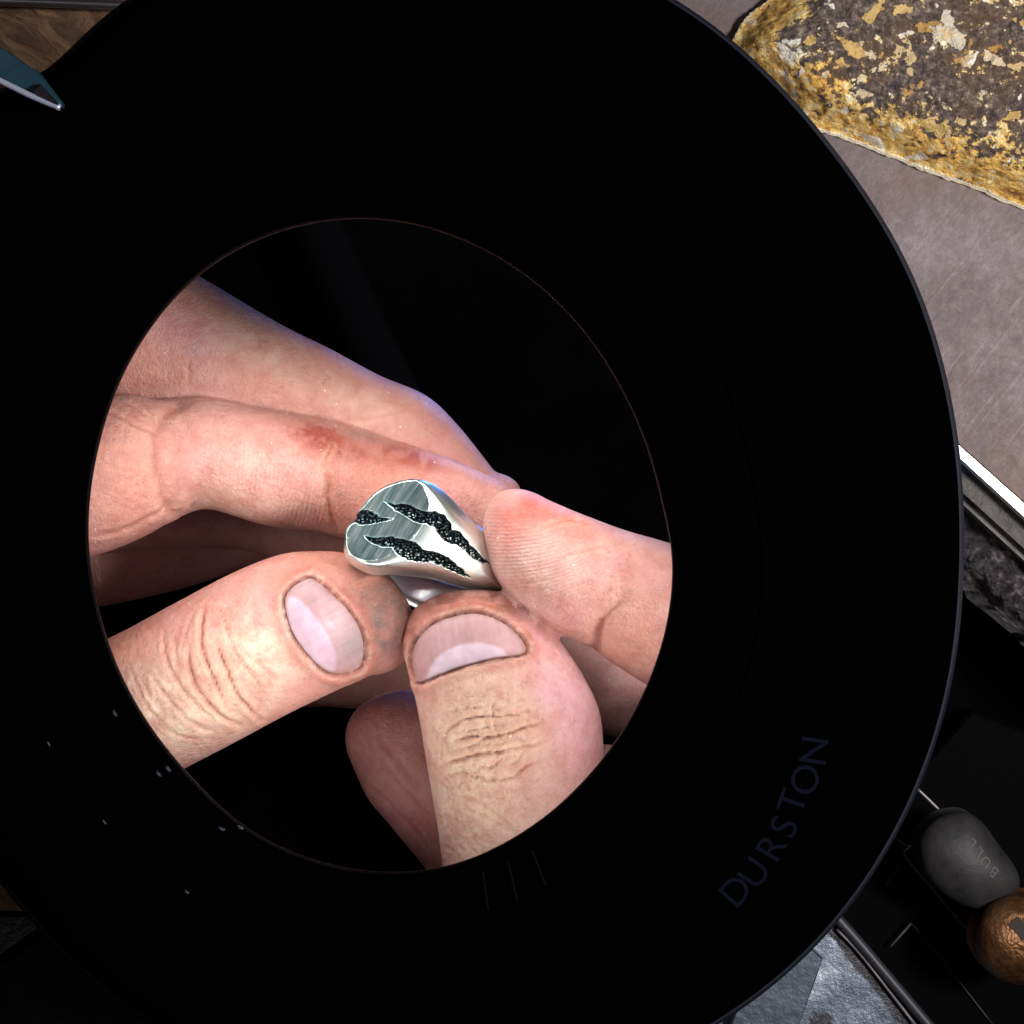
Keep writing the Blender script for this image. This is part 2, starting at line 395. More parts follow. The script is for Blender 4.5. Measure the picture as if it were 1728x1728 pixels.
paintL = dict(nails=[('thumb', nailC)], base=(.56,.27,.235), bvh=True, blobs=[
 (('index',),200,800,80,120,0,ORNG,.75), (('index',),400,790,90,70,0,(.70,.40,.33),.5), (('index',),400,860,90,30,0,CREAM,.35),
 (('index',),600,770,150,34,14,(.36,.10,.07),.7), (('index',),540,733,52,22,12,RUST,1.0), (('index',),575,757,60,14,15,RUST,.8), (('index',),690,772,60,18,18,RUST,.9), (('index',),635,800,50,26,-30,RUST,.7), (('index',),560,800,14,60,0,RUST,.45), (('index',),620,740,60,10,15,GREY,.5), (('index',),570,870,30,40,0,RUST,.5), (('index',),655,830,60,36,0,(.45,.15,.09),.5),
 (('index',),650,815,60,40,0,ORNG,.4), (('index',),790,785,25,8,15,RED,.8), (('index',),740,830,70,40,0,PINK,.5), (('index',),300,680,60,16,10,GREY,.35),
 (('index',),480,700,110,12,10,GREY,.4),
 (('middle',),420,580,120,50,30,(.68,.44,.35),.6), (('middle',),300,540,70,60,20,PINK,.4), (('middle',),240,620,60,50,0,ORNG,.7), (('middle',),330,590,16,12,0,(.40,.30,.32),.5),
 (('middle',),480,660,130,26,20,(.72,.34,.26),.5), (('middle',),600,690,90,40,20,(.76,.46,.38),.5), (('middle',),750,760,60,30,40,PINK,.7), (('middle',),560,605,20,12,20,PINK,.4),
 (('thumb',),300,1190,120,80,0,CREAM,.75), (('thumb',),430,1100,60,70,-20,CREAM,.75), (('thumb',),210,1095,60,30,-25,ORNG,.8), (('thumb',),360,1210,120,30,-27,CREAM,.4),
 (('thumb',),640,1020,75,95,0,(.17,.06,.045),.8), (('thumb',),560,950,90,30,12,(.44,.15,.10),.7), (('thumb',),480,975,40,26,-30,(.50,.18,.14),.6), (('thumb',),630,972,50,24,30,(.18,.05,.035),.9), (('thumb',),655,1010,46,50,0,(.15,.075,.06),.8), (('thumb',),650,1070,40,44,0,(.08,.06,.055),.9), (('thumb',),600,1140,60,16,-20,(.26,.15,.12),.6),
 (('thumb',),600,985,40,8,35,(.30,.10,.06),.6), (('thumb',),480,985,24,24,0,(.60,.27,.20),.5), (('thumb',),455,1010,20,20,0,PINK,.4),
 (('thumb',),548,1050,80,90,0,(.5,.3,.24),.25),(('thumb',),470,1120,50,40,0,(.74,.50,.38),.4),
 (('thumb',),613,1040,14,40,-25,DIRT,.5),(('thumb',),500,980,24,10,-35,DIRT,.45),(('thumb',),575,1000,34,7,42,DIRT,.6)],
 ridges=[('index',480,830,110,70,5,7.5,1.0,500,800,.0012),('thumb',350,1150,1,1,0,9,0,0,0,0),('middle',0,0,1,1,0,9,0,0,0,0)])
handL, bvL = build_hand('L', 'hand', tubesL, .00028, paintL, crL, 'left hand with thumb and index finger pinching the silver ring from the left', (0,0,0),
   bumps=[nail_groove('thumb', nailC), wrinkle_field('thumb',330,1150,110,110,62,6,.14), wrinkle_field('thumb',250,1200,90,100,62,5,.17), wrinkle_field('thumb',520,950,90,60,-30,6,.08), wrinkle_field('index',210,760,60,60,20,9,.12), wrinkle_field('index',700,800,110,50,15,8,.09)])
nail(handL, bvL, nailC, lunC, (-.85,.45), (.42,.27,.345), (.28,.145,.155), .8)

tubesR = [
 ('thumb', tube([((760,2000),(1060,1960),-20,.7),((765,1720),(1110,1690),-11,.75),((756,1560),(1100,1545),-5),((742,1420),(1042,1410),-1),((722,1300),(1022,1295),1),((706,1205),(1012,1202),2),((690,1135),(980,1132),2,.8),((679,1088),(945,1082),1.5,.75)], (797,1003), zt=-.5, capex=.8)),
 ('index', tube([((1180,1600),(1000,1640),-24),((1360,1390),(1130,1470),-17),((1400,1130),(1180,1300),-6),((1230,950),(1150,1190),0),((1129,916),(1085,1152),2),((1060,896),(1020,1110),2,.85),((1020,882),(1000,1094),2,.82),((971,863),(935,1066),3,.85),((920,841),(907,1046),3,.85)], (820,886), zt=1)),
 ('middle', tube([((860,1900),(1060,1860),-24),((820,1600),(1020,1520),-18),((718,1465),(920,1390),-15),((661,1396),(860,1320),-14),((620,1346),(810,1270),-14),((592,1285),(770,1220),-14)], (642,1172), .8)),
 ('ring_finger', tube([((1160,1640),(980,1660),-30),((1330,1440),(1110,1480),-38),((1330,1200),(1180,1320),-46),((1150,1110),(1090,1262),-52),((1020,1050),(965,1225),-52)], (920,1080), .9)),
 ('little_finger', tube([((1120,1680),(950,1680),-30),((1260,1490),(1050,1510),-38),((1220,1290),(1130,1400),-38),((1060,1262),(1010,1340),-38)], (960,1280), .9)),
 ('palm', tube([((560,2350),(1000,2350),-34,.5),((740,1980),(1040,1950),-26,.45),((820,1720),(1130,1660),-24,.4),((960,1480),(1400,1380),-24,.38)], (1330,1130), .35)),
]
crR = [('thumb', cr(cE,2.98,p_), wd, dp, ti) for p_, wd, dp, ti in [
 ([(550,990),(650,955),(760,930),(860,915),(960,895),(1080,865)], 3.2,.44,.62),
 ([(610,870),(700,845),(800,845),(880,830),(960,800),(1060,775)], 3.2,.46,.70),
 ([(560,880),(580,820),(650,765),(740,745),(820,740),(920,730),(1020,715)], 2.8,.32,.45),
 ([(600,720),(700,700),(780,700)], 2.6,.22,.25), ([(680,905),(740,870),(800,840)], 2.6,.3,.45), ([(550,860),(545,940),(560,985)], 2.6,.2,.4),
 ([(560,1050),(640,1030),(720,1050),(820,1060),(900,1050),(980,990),(1040,965)], 3.0,.34,.42), ([(700,990),(800,1000),(850,960),(910,940)], 2.5,.25,.35),
 ([(640,1070),(700,1110),(790,1140),(900,1165)], 2.6,.28,.38), ([(600,1140),(700,1160),(800,1220),(900,1300)], 2.6,.26,.34), ([(640,1200),(740,1240),(850,1290),(950,1330)], 2.6,.22,.3),
 ([(820,650),(805,740),(830,830),(880,890)], 2.6,.26,.32), ([(900,830),(960,870),(1010,900)], 2.4,.22,.3), ([(650,820),(760,800),(860,790)],2.3,.16,.22),
 ([(720,900),(820,880),(900,870)],2.3,.2,.28),([(600,930),(640,900),(700,890)],2.3,.18,.25),([(880,1010),(960,930),(1000,900)],2.3,.18,.25),
 ([(560,1110),(650,1090),(720,1100)],2.3,.16,.22),([(760,640),(850,620),(950,650)],2.3,.14,.15),([(540,640),(640,600),(740,600)],2.3,.12,.12),
 ([(1100,740),(1150,800),(1180,880),(1185,980),(1180,1080)], 4,.15,.18), ([(700,1340),(800,1380),(900,1400)],2.4,.14,.2),
 ([(900,265),(930,285),(965,310)],1.6,.12,.6),([(640,185),(700,175),(780,190),(860,220)],2,.14,.5),
 ]]+[('index', cr(cF,3.6,p_), wd, dp, ti) for p_, wd, dp, ti in [
 ([(530,415),(620,380),(740,355),(840,380)], 2.6,.22,.6), ([(640,605),(740,560),(900,520),(1000,505)], 3,.20,.45),
 ([(1060,800),(1040,840),(960,910),(915,960),(885,1040),(875,1120)], 7,.55,.35), ([(700,380),(710,440),(720,480)], 2.5,.1,.5),
 ([(380,690),(420,720),(500,730),(640,700)],2.2,.1,.3),([(1090,755),(1160,745)],2,.12,.3)]]+[
 ('middle', cr(cE,2.98,[(240,960),(300,1040),(380,1120),(450,1200),(520,1260)]), 4,.35,.5),
 ('middle', cr(cE,2.98,[(220,740),(250,860),(330,970),(430,1080)]), 5,.25,.3),
 ('middle', cr(cE,2.98,[(150,1060),(250,1150),(330,1230),(430,1330),(490,1420)]), 3.5,.22,.3)]
paintR = dict(nails=[('thumb', nailE)], base=(.63,.335,.305), bvh=True, blobs=[
 (('thumb',),800,1230,85,110,0,CREAM,.75), (('thumb',),790,1380,110,100,0,(.84,.62,.48),.7), (('thumb',),870,1230,80,40,-10,(.80,.50,.34),.4),
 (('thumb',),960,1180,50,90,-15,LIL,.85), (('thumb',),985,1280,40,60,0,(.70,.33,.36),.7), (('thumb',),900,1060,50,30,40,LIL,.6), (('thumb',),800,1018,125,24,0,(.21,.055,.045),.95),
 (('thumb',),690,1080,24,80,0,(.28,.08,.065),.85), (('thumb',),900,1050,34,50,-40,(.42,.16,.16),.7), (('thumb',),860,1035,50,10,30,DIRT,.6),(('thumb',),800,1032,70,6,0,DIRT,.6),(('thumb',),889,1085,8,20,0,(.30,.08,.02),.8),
 (('thumb',),720,1040,30,20,-40,(.40,.16,.13),.6), (('thumb',),800,1015,70,12,0,(.25,.09,.07),.5),
 (('index',),880,862,54,26,-20,(.50,.11,.09),.95), (('index',),945,880,70,26,20,(.55,.15,.12),.85), (('index',),850,900,26,34,0,(.55,.18,.16),.7), (('index',),925,960,60,70,0,(.62,.42,.37),.55),
 (('index',),960,1030,50,30,40,PINK,.5), (('index',),1070,1080,60,60,0,ORNG,.7), (('index',),1080,960,70,40,10,PINK,.6), (('index',),880,880,20,40,70,RED,.3),
 (('middle',),640,1250,80,90,30,(.48,.20,.19),.9), (('middle',),700,1390,90,80,30,(.60,.24,.27),.9), (('middle',),640,1200,60,26,0,(.30,.09,.07),.6)],
 ridges=[('index',920,940,130,100,88,6.5,1.0,860,960,.0016),('thumb',0,0,1,1,0,9,0,0,0,0),('middle',0,0,1,1,0,9,0,0,0,0)])
handR, bvR = build_hand('R', 'hand', tubesR, .00028, paintR, crR, 'right hand gripping the silver ring from below with its broad thumb and index fingertip', (0,0,0),
   bumps=[nail_groove('thumb', nailE), wrinkle_field('thumb',800,1250,115,100,-12,6,.24), wrinkle_field('thumb',820,1200,90,60,10,5,.14), wrinkle_field('thumb',830,1400,150,110,25,6,.22), wrinkle_field('thumb',890,1050,60,40,50,6,.10), wrinkle_field('middle',680,1350,90,120,55,14,.14)])
nail(handR, bvR, nailE, lunE, (.15,1), (.54,.40,.50), (.36,.175,.19))
# ------------------------------------------------------------------ height-field solids (star shaped outlines)
LT = {}
def solid(outline, zf, zb, NR, n=6, closed_n=None, mat=None, name='solid', parent=None, attr=None, raw=False, centre=None, jitter=0):
    o = np.array(outline, float) if raw else spline(outline, n, True)
    if raw:
        out = []
        for i in range(len(o)):
            a, b = o[i], o[(i+1) % len(o)]
            for k in range(n): out.append(a+(b-a)*k/n)
        o = np.array(out)
    if jitter: o = o+(np.stack([fbm(o[:, 0]/9, o[:, 1]/9), fbm(o[:, 0]/9+31, o[:, 1]/9)], 1)-.5)*jitter
    c = np.array(centre) if centre else o.mean(0); m = len(o)
    ts = np.concatenate([np.linspace(0, 1, NR+1)[1:]])
    X = (c[None, None, :]+(o-c)[None]*ts[:, None, None]).reshape(-1, 2); X = np.vstack([c[None], X])
    e = -sdf(X[:, 0], X[:, 1], o.tolist()); e[-m:] = 0; e = np.maximum(e, 0)
    LT['t'] = np.concatenate([[0], np.repeat(ts, m)]); z = zf(X[:, 0], X[:, 1], e)
    V = [P(a, b, q) for (a, b), q in zip(X, z)]
    F = [(0, 1+k, 1+(k+1) % m) for k in range(m)]
    for r in range(NR-1):
        for k in range(m):
            a = 1+r*m+k; b = 1+r*m+(k+1) % m; F.append((a, a+m, b+m, b))
    last = 1+(NR-1)*m; nb = len(V)
    rim = [V[last+k].copy() for k in range(m)]
    for k in range(m): V.append(Vector((rim[k].x, rim[k].y, min(zb*.001, rim[k].z-1e-4))))
    for k in range(m): F.append((last+k, nb+k, nb+(k+1) % m, last+(k+1) % m))
    F.append(tuple(nb+k for k in range(m)))
    at = attr(X[:, 0], X[:, 1], e) if attr else None
    if at:
        for q in at: at[q] = np.concatenate([at[q], at[q][last:last+m]])
    F = [f[::-1] for f in F]
    ob = mesh(name, V, F, mat, None, True, at)
    if parent: child(ob, parent)
    return ob
def slab(name, pts, zt, zb, mat, parent=None, bev=.4):
    """flat prism with a bevelled upper edge, straight sided"""
    p = np.array(pts, float); c = p.mean(0); n = len(p)
    V = []
    for z, s in ((zt, 1), (zt-bev, 0), (zb, 0)):
        for q in p:
            w_ = P(q[0], q[1], zt); cw = P(c[0], c[1], zt); d = (cw-w_)
            v = w_+(d.normalized()*bev*.001 if s else Vector()); v.z = z*.001; V.append(v)
    F = [tuple(range(n))]
    for r in range(2):
        for k in range(n): F.append((r*n+k, r*n+(k+1) % n, (r+1)*n+(k+1) % n, (r+1)*n+k))
    F.append(tuple(2*n+k for k in range(n-1, -1, -1)))
    area2 = sum(V[k].x*V[(k+1) % n].y-V[(k+1) % n].x*V[k].y for k in range(n))
    if area2 > 0: F = [F[0]]+[f[::-1] for f in F[1:-1]]+[F[-1]]
    else: F = [F[0][::-1]]+F[1:-1]+[F[-1][::-1]]
    o = mesh(name, V, F, mat, None, False)
    if parent: child(o, parent)
    return o
# ------------------------------------------------------------------ silver ring
cR = (560, 780)
face = [(582,913),(583,897),(589,884),(598,876),(605,863),(622,840),(643,824),(668,813),(693,808),(710,815),(720,832),(725,850),(720,872),(708,893),(692,912),(665,932),(640,944),(612,945),(592,935)]
sil = cr(cR,4.8,[(103,640),(108,560),(140,505),(190,465),(215,400),(300,290),(400,210),(520,160),(640,135),(740,145),(830,185),(920,250),(1020,350),(1120,460),(1220,560),(1290,650),(1350,760),(1400,880),(1450,1000),(1440,1100),(1350,1110),(1250,1085),(1150,1050),(1000,1000),(860,960),(740,935),(600,922),(480,915),(330,912),(220,872),(130,800),(98,720)])
g1 = cr(cR,4.8,[(430,310),(510,345),(560,333),(640,350),(700,380),(760,403),(840,405),(910,430),(960,490),(975,550),(1030,560),(1080,620),(1130,680),(1190,730),(1230,780),(1295,825),(1230,812),(1150,780),(1080,720),(1020,672),(940,655),(880,600),(840,530),(760,498),(690,490),(620,450),(540,405),(480,360)])
g2 = cr(cR,4.8,[(265,598),(350,612),(480,603),(580,628),(680,650),(740,710),(860,730),(960,780),(1030,850),(1090,900),(1125,935),(1000,895),(900,845),(800,800),(730,812),(620,790),(540,750),(490,690),(400,682),(320,655)])
g3 = cr(cR,4.8,[(150,500),(190,410),(260,385),(330,400),(370,440),(485,462),(400,487),(330,495),(260,507),(190,492)])
def gash(x, y):
    x, y = x+4*(fbm(x/6, y/6, o=2)-.5), y+4*(fbm(x/6+40, y/6, o=2)-.5)
    return np.minimum(np.minimum(sdf(x, y, g1), sdf(x, y, g2)), sdf(x, y, g3))
def ring_z(x, y, e):
    e0 = e
    sd = np.maximum(sdf(x, y, spline(face, 4, True).tolist()), 0)
    z = 9.6-.028*(np.sqrt(sd**2+64)-8)-.00006*sd**2-1.3*np.exp(-(e/20.0)**1.6)*sstep(4, 50, sd)
    z = z-.012*((x-650)*.25+(y-880)*.7)*.5
    z = z-.8*np.exp(-e/1.0)-1.2*np.exp(-(e/9.0)**2)*sstep(0, 25, sd+4)
    z = z-1.7*np.exp(-(e/5.0))*sstep(935, 950, y)
    g = gash(x, y); m = sstep(.8, -1.8, g)
    wl_ = worley(x/6.0+.8*vnoise(x/8,y/8), y/5.0); z = z-m*(.60-.42*np.sqrt(np.clip(1-(wl_*1.9)**2, 0, 1))*sstep(0, -4, g))
    z = z+.012*np.exp(-((g-2.0)/1.3)**2)
    return z
def ring_attr(x, y, e):
    sd = sdf(x, y, spline(face, 4, True).tolist()); g = gash(x, y)
    glint = sstep(-1.5, 2.5, gash(x-1.5, y+4)-gash(x+1.5, y-4)); return {'dark': sstep(.6, -1.2, g)*(1-(.15+.8*glint)*sstep(.25, .6, vnoise(x/3.5+9, y/3.5))*np.clip(1.15-worley(x/6.0+.8*vnoise(x/8,y/8), y/5.0)*3.2, 0, 1)), 'brushed': sstep(1.5, -1.5, sd)}  # beads near each gash's lower edge are painted paler to imitate glints
def silver():
    t = NT('silver')
    d = t.att('dark'); b = t.att('brushed')
    st = t.noise(1500, 4, t.map((.05, 1.0, 1.0), (0, 0, R(-57))), rough=.7)
    sc = t.mix(t.ramp(st, [(.35,(0,0,0)),(.65,(1,1,1))]), (.20, .36, .38), (.76, .90, .89))
    col = t.mix(b, (.80, .91, .88), sc)
    col = t.mix(d, col, (.018, .028, .034))
    ro = t.math('MULTIPLY_ADD', b, .0, .32); ro = t.math('MULTIPLY_ADD', d, .16, ro)
    h = t.math('MULTIPLY', t.math('MULTIPLY', st, b), 1.0)
    t.set(Base_Color=col, Metallic=1.0, Roughness=ro, Normal=t.bump(h, .00010, .9))
    return t.m
M_SIL = silver(); M_POL = simple('polished_silver', (.92,.95,.96), .34, 1.0)
rr = empty('signet_ring', P(680, 900, 4)); tag(rr, 'chunky silver signet ring with three blackened claw gashes, held between the fingertips', 'ring')
head = solid(sil, ring_z, 2.5, 150, 14, mat=M_SIL, name='signet_head', parent=rr, attr=ring_attr, centre=(690, 895))
# hoop: swept band
c0 = P(742, 962, -5.5); u_ = Vector((.93, -.36, .05)).normalized(); w_ = Vector((-.10, -.40, -.91)); w_ = (w_-u_*w_.dot(u_)).normalized(); n_ = u_.cross(w_)
V = []; F = []; NS = 96; prof = [(-.5, .0), (-.5, .35), (-.3, .8), (0, 1), (.3, .8), (.5, .35), (.5, 0), (.25, -.12), (-.25, -.12)]
for k in range(NS):
    th = 2*math.pi*k/NS; d = u_*math.cos(th)+w_*math.sin(th); wid = .0058-.0012*math.sin(th)
    for a, b in prof: V.append(c0+d*(.0078+b*.0013)+n_*a*wid)
m = len(prof)
for k in range(NS):
    for j in range(m): F.append((k*m+j, k*m+(j+1) % m, ((k+1) % NS)*m+(j+1) % m, ((k+1) % NS)*m+j))
child(mesh('band', V, F, M_POL), rr)
# ------------------------------------------------------------------ magnifier
CX, CY = 638, 922
def rad(tab, n=240, sm=14):
    tab = sorted(tab); a = np.array([q[0] for q in tab], float); r = np.array([q[1] for q in tab], float)
    a = np.concatenate([a-360, a, a+360]); r = np.concatenate([r, r, r])
    ph = np.arange(n)*360/n
    out = np.zeros(n)
    for i, p_ in enumerate(ph):
        q = p_ if p_ <= 180 else p_-360
        j = np.searchsorted(a, q)-1
        j = max(1, min(len(a)-3, j)); h = a[j+1]-a[j]; t = (q-a[j])/h
        m0 = (r[j+1]-r[j-1])/(a[j+1]-a[j-1])*h; m1 = (r[j+2]-r[j])/(a[j+2]-a[j])*h
        out[i] = (2*t**3-3*t*t+1)*r[j]+(t**3-2*t*t+t)*m0+(-2*t**3+3*t*t)*r[j+1]+(t**3-t*t)*m1
    for _ in range(sm):
        g = (np.roll(out, 1)+np.roll(out, -1)+2*out)/4; out = np.where((ph > 118) & (ph < 140), .3*g+.7*out, g)
    return out
NA = 240
r_out = rad([(-1,980),(16.5,993),(27,1005),(41,1012),(54,1033),(62,1044),(90,1050),(114,1012),(126.5,966),(130,1003),(136,1010),(150,960),(165,905),(179,872),(-160,845),(-139,845),(-132,854),(-115,888),(-85,945),(-55,982),(-40,994),(-16,989)])
r_in = rad([(0,495),(7,484),(25,484),(38.6,493),(55,512),(72,533),(90,552),(108,556),(123,548),(143,522),(160,500),(179,488),(-161,482),(-132,496),(-110,530),(-81,552),(-60,537),(-45,522),(-27,510)])
def ringpt(i, t, z, inset=0):
    a = 2*math.pi*i/NA
    r = r_in[i]*(1-t)+r_out[i]*t+inset
    return P(CX+r*math.cos(a), CY-r*math.sin(a), z)
def lathe(name, prof, mat, parent, smooth=True):
    """prof: (t, inset, z) closed loop"""
    V = []; F = []; m = len(prof)
    for i in range(NA):
        for t, ins, z in prof: V.append(ringpt(i, t, z, ins))
    for i in range(NA):
        j = (i+1) % NA
        for k in range(m): F.append((i*m+k, j*m+k, j*m+(k+1) % m, i*m+(k+1) % m))
    o = mesh(name, V, F, mat, None, smooth); child(o, parent)
    md = o.modifiers.new('e', 'EDGE_SPLIT'); md.split_angle = R(40)
    return o
t = NT('black_plastic'); t.set(Base_Color=(.0004,.0004,.0005,1), Roughness=.5, Specular_IOR_Level=.0, Normal=t.bump(t.noise(2500,3), .00001, .5)); M_BLK = t.m
M_LIP = simple('lip_plastic', (.004,.003,.0035), .4, 0, spec=.02)
mg = empty('magnifier_lamp', P(CX, CY, 40)); tag(mg, 'large round black magnifier lamp head with glass lens over the hands', 'magnifier lamp')
lathe('housing', [(0,6,35.5),(0,6,44),(0,10,45.2),(0,30,46),(.30,0,46.6),(.305,0,46.35),(.312,0,46.35),(.317,0,46.6),(.60,0,46.8),(.93,0,46.2),(.965,0,45.6),(.985,0,44.6),(.996,0,43),(1,0,41),(1,-6,33.5),(.94,0,32.5),(.40,0,32.5),(.12,0,33.5)], M_BLK, mg)
lathe('lens_rim', [(0,0,33.6),(0,0,34.3),(0,2.0,34.9),(0,5.9,35.3),(0,12,35.3),(0,14,33.2),(0,4,33.2)], M_LIP, mg)
lathe('outer_trim', [(1,-4,34.0),(1,5,34.2),(1,8.0,36.0),(1,8,39.5),(1,4,40.8),(1,-3,40.8)], simple('trim_plastic', (.007,.008,.013), .5, spec=.08), mg)
# diffuser strip and diodes on the underside
lathe('diffuser', [(.25,0,32.4),(.65,0,32.4),(.65,0,31.9),(.25,0,31.9)], simple('frosted_plastic', (.6,.6,.6), .5), mg)
# glass
t = NT('lens_glass'); nt = t.t; nt.nodes.remove(t.b)
tr = t.n('BsdfTransparent', i_Color=(.985,.99,.985,1)); gl = t.n('BsdfGlossy', i_Roughness=.03); lw = t.n('LayerWeight', i_Blend=.04)
mx = t.n('MixShader'); nt.links.new(lw.outputs['Fresnel'], mx.inputs[0]); nt.links.new(tr.outputs[0], mx.inputs[1]); nt.links.new(gl.outputs[0], mx.inputs[2])
nt.links.new(mx.outputs[0], nt.nodes['Material Output'].inputs[0]); M_GL = t.m
V = []; F = []; NRr = 16
for sgn in (1, -1):
    b = len(V); V.append(P(CX, CY, 35.4+3.2*sgn))
    for r in range(1, NRr+1):
        q = r/NRr
        for i in range(NA):
            a = 2*math.pi*i/NA; rr_ = (r_in[i]+9)*q; V.append(P(CX+rr_*math.cos(a), CY-rr_*math.sin(a), 35.4+sgn*(3.2-2.7*q*q)))
    for i in range(NA):
        f = (b, b+1+i, b+1+(i+1) % NA); F.append(f if sgn > 0 else f[::-1])
    for r in range(NRr-1):
        for i in range(NA):
            a1 = b+1+r*NA+i; a2 = b+1+r*NA+(i+1) % NA; f = (a1, a1+NA, a2+NA, a2); F.append(f if sgn > 0 else f[::-1])
b0 = 1+(NRr-1)*NA; b1 = (1+NRr*NA)+1+(NRr-1)*NA
for i in range(NA): F.append((b0+i, b1+i, b1+(i+1) % NA, b0+(i+1) % NA))
child(mesh('lens', V, F, M_GL), mg)
# lettering and tick marks, flat print on the housing
def text_mesh(ch, size, off=.00008):
    c = bpy.data.curves.new('t', 'FONT'); c.body = ch; c.size = size; c.align_x = 'CENTER'; c.align_y = 'CENTER'; c.extrude = .00002; c.offset = off*.0
    o = link(bpy.data.objects.new('t', c)); dg = bpy.context.evaluated_depsgraph_get()
    m = bpy.data.meshes.new_from_object(o.evaluated_get(dg)); bpy.data.objects.remove(o); return m
M_PRT = simple('grey_print', (.0032,.0042,.0078), .7, spec=.0)
def zlet(px, py):
    return 46.85
for ch, x, y, an in [('D',1243,1505,48),('U',1274,1474,55),('R',1303,1432,60),('S',1325,1396,65),('T',1339,1354,71),('O',1361,1316,77),('N',1376,1267,82)]:
    m = text_mesh(ch, .0037); m.materials.append(M_PRT)
    o = link(bpy.data.objects.new('letter', m)); o.location = P(x, y, zlet(x, y)); o.rotation_euler = (0, 0, R(an)); child(o, mg)
for a, b in [((815,1470),(824,1535)),((858,1455),(873,1520)),((898,1435),(921,1493))]:
    A_, B_ = P(*a, 46.75), P(*b, 46.75); d = (B_-A_); n2 = Vector((-d.y, d.x, 0)).normalized()*.00009
    h = Vector((0,0,.0001))
    vs = [A_-n2, A_+n2, B_+n2, B_-n2]; vs = vs+[q+h for q in vs]
    child(mesh('tick_mark', vs, [(3,2,1,0),(4,5,6,7),(0,1,5,4),(1,2,6,5),(2,3,7,6),(3,0,4,7)], simple('faint_print', (.003,.003,.005), .7, spec=.0), None, False), mg)
# small studs in a paler colour, imitating glints on the housing
M_GLINT_STUD = simple('glint_stud', (.022,.03,.042), .45, .1)
for (x, y, a) in [(82,1255,60),(176,1387,50),(315,1505,35),(193,1204,60),(267,1306,48),(283,1298,48),(373,1399,28),(405,1397,25)]:
    vs = []
    c = P(x, y, 46.7); 
    for k in range(10):
        th = 2*math.pi*k/10; lx = .00042*math.cos(th); ly = .00014*math.sin(th); ca, sa = math.cos(R(-a)), math.sin(R(-a))
        vs.append(c+Vector((lx*ca-ly*sa, lx*sa+ly*ca, -.0004)))
    top = [q*1 for q in vs]; top = [c+(q-c)*.6+Vector((0,0,.0005)) for q in vs]
    F = [(k, (k+1) % 10, 10+(k+1) % 10, 10+k) for k in range(10)]+[tuple(range(10, 20))]
    child(mesh('glint_stud', vs+top, F, M_GLINT_STUD), mg)
# ------------------------------------------------------------------ bench
t = NT('bench_top'); nz = t.noise(60, 6)
t.set(Base_Color=t.ramp(nz, [(.3,(.0006,.0006,.0006)),(.7,(.0016,.0015,.0018))]), Roughness=.85, Specular_IOR_Level=.0, Normal=t.bump(t.noise(900,4), .0002)); M_BENCH = t.m
bench = mesh('ground', [(-3,-3,-.092),(3,-3,-.092),(3,3,-.092),(-3,3,-.092)], [(0,1,2,3)], M_BENCH, None, False); tag(bench, 'black workbench surface', None, None, 'structure'); bench.name = 'workbench_surface'
# steel block plate
def steel(name, lo, hi, ro=.38, teal=(.30,.55,.5)):
    t = NT(name); big = t.noise(40, 8, rough=.72); fi = t.noise(800, 6, rough=.7)
    st = t.noise(1500, 5, t.map((.025,1,1),(0,0,R(28))), rough=.75); s2 = t.noise(1100, 4, t.map((.02,1,1),(0,0,R(-52))), rough=.7); st = t.math('MAXIMUM', st, t.math('SUBTRACT', s2, .02))
    c = t.ramp(big, [(.30,lo),(.52,tuple((a+b)/2*f for a, b, f in zip(lo,hi,(1.06,.98,.95)))),(.72,hi)])
    c = t.mix(t.math('MULTIPLY', fi, .5), c, tuple(q*.45 for q in hi)); br = t.noise(55, 7, rough=.7); c = t.mix(t.ramp(br, [(.50,(0,0,0)),(.66,(.9,.9,.9))]), c, (.085,.052,.034)); st = t.math('MULTIPLY', st, t.math('MULTIPLY_ADD', t.noise(130, 3), .8, .60))
    c = t.mix(t.math('MULTIPLY', t.ramp(st, [(.60,(0,0,0)),(.78,(1,1,1))]), .16), c, tuple(min(1,q*2.6) for q in hi))
    v = t.n('TexVoronoi', i_Scale=95.0); t.t.links.new(t.geo(), v.inputs['Vector'])
    c = t.mix(t.ramp(v.outputs['Distance'], [(.035,(1,1,1)),(.055,(0,0,0))]), c, teal)
    t.set(Base_Color=c, Metallic=.5, Roughness=t.math('MULTIPLY_ADD', fi, .3, ro+.04), Normal=t.bump(t.math('ADD', fi, t.math('MULTIPLY', st, .8)), .00009, .8)); return t.m
M_STEEL = steel('worn_steel', (.030,.020,.018), (.155,.122,.124))
blk = empty('bench_block', P(1650,600,-55)); tag(blk, 'worn scratched grey steel block under the paint-crusted slab, with a bright straight edge', 'steel block')
slab('block_top', [(1085,-350),(1130,60),(1250,420),(1480,627),(1610,742),(2100,1180),(2500,-350)], -52, -58, M_STEEL, blk, .1)
slab('bevel_strip', [(1475,628),(1610,744),(2100,1182),(2080,1194),(1608,762),(1468,637)], -51.6, -58, simple('lit_bevel', (.9,.9,.88), .35, .25, 800, .0002), blk, .05)  # near-white colour paints in the light on the front bevel
slab('block_side', [(1468,637),(1608,763),(2080,1195),(2060,1228),(1590,800),(1455,670)], -55, -60, simple('dark_steel_side', (.055,.048,.042), .6, .3, 700, .0006, var=.5), blk, .1)
slab('lower_ledge', [(1455,670),(1590,800),(2060,1228),(2052,1244),(1585,815),(1450,685)], -57, -64, simple('grey_ledge', (.10,.088,.082), .6, .3, 900, .0005, var=.3), blk, .3)
slab('corner_chip', [(1601,770),(1618,772),(1620,800),(1612,850),(1603,850),(1600,810)], -51.0, -57, simple('blued_steel', (.22,.30,.45), .3, .7), blk, .4)
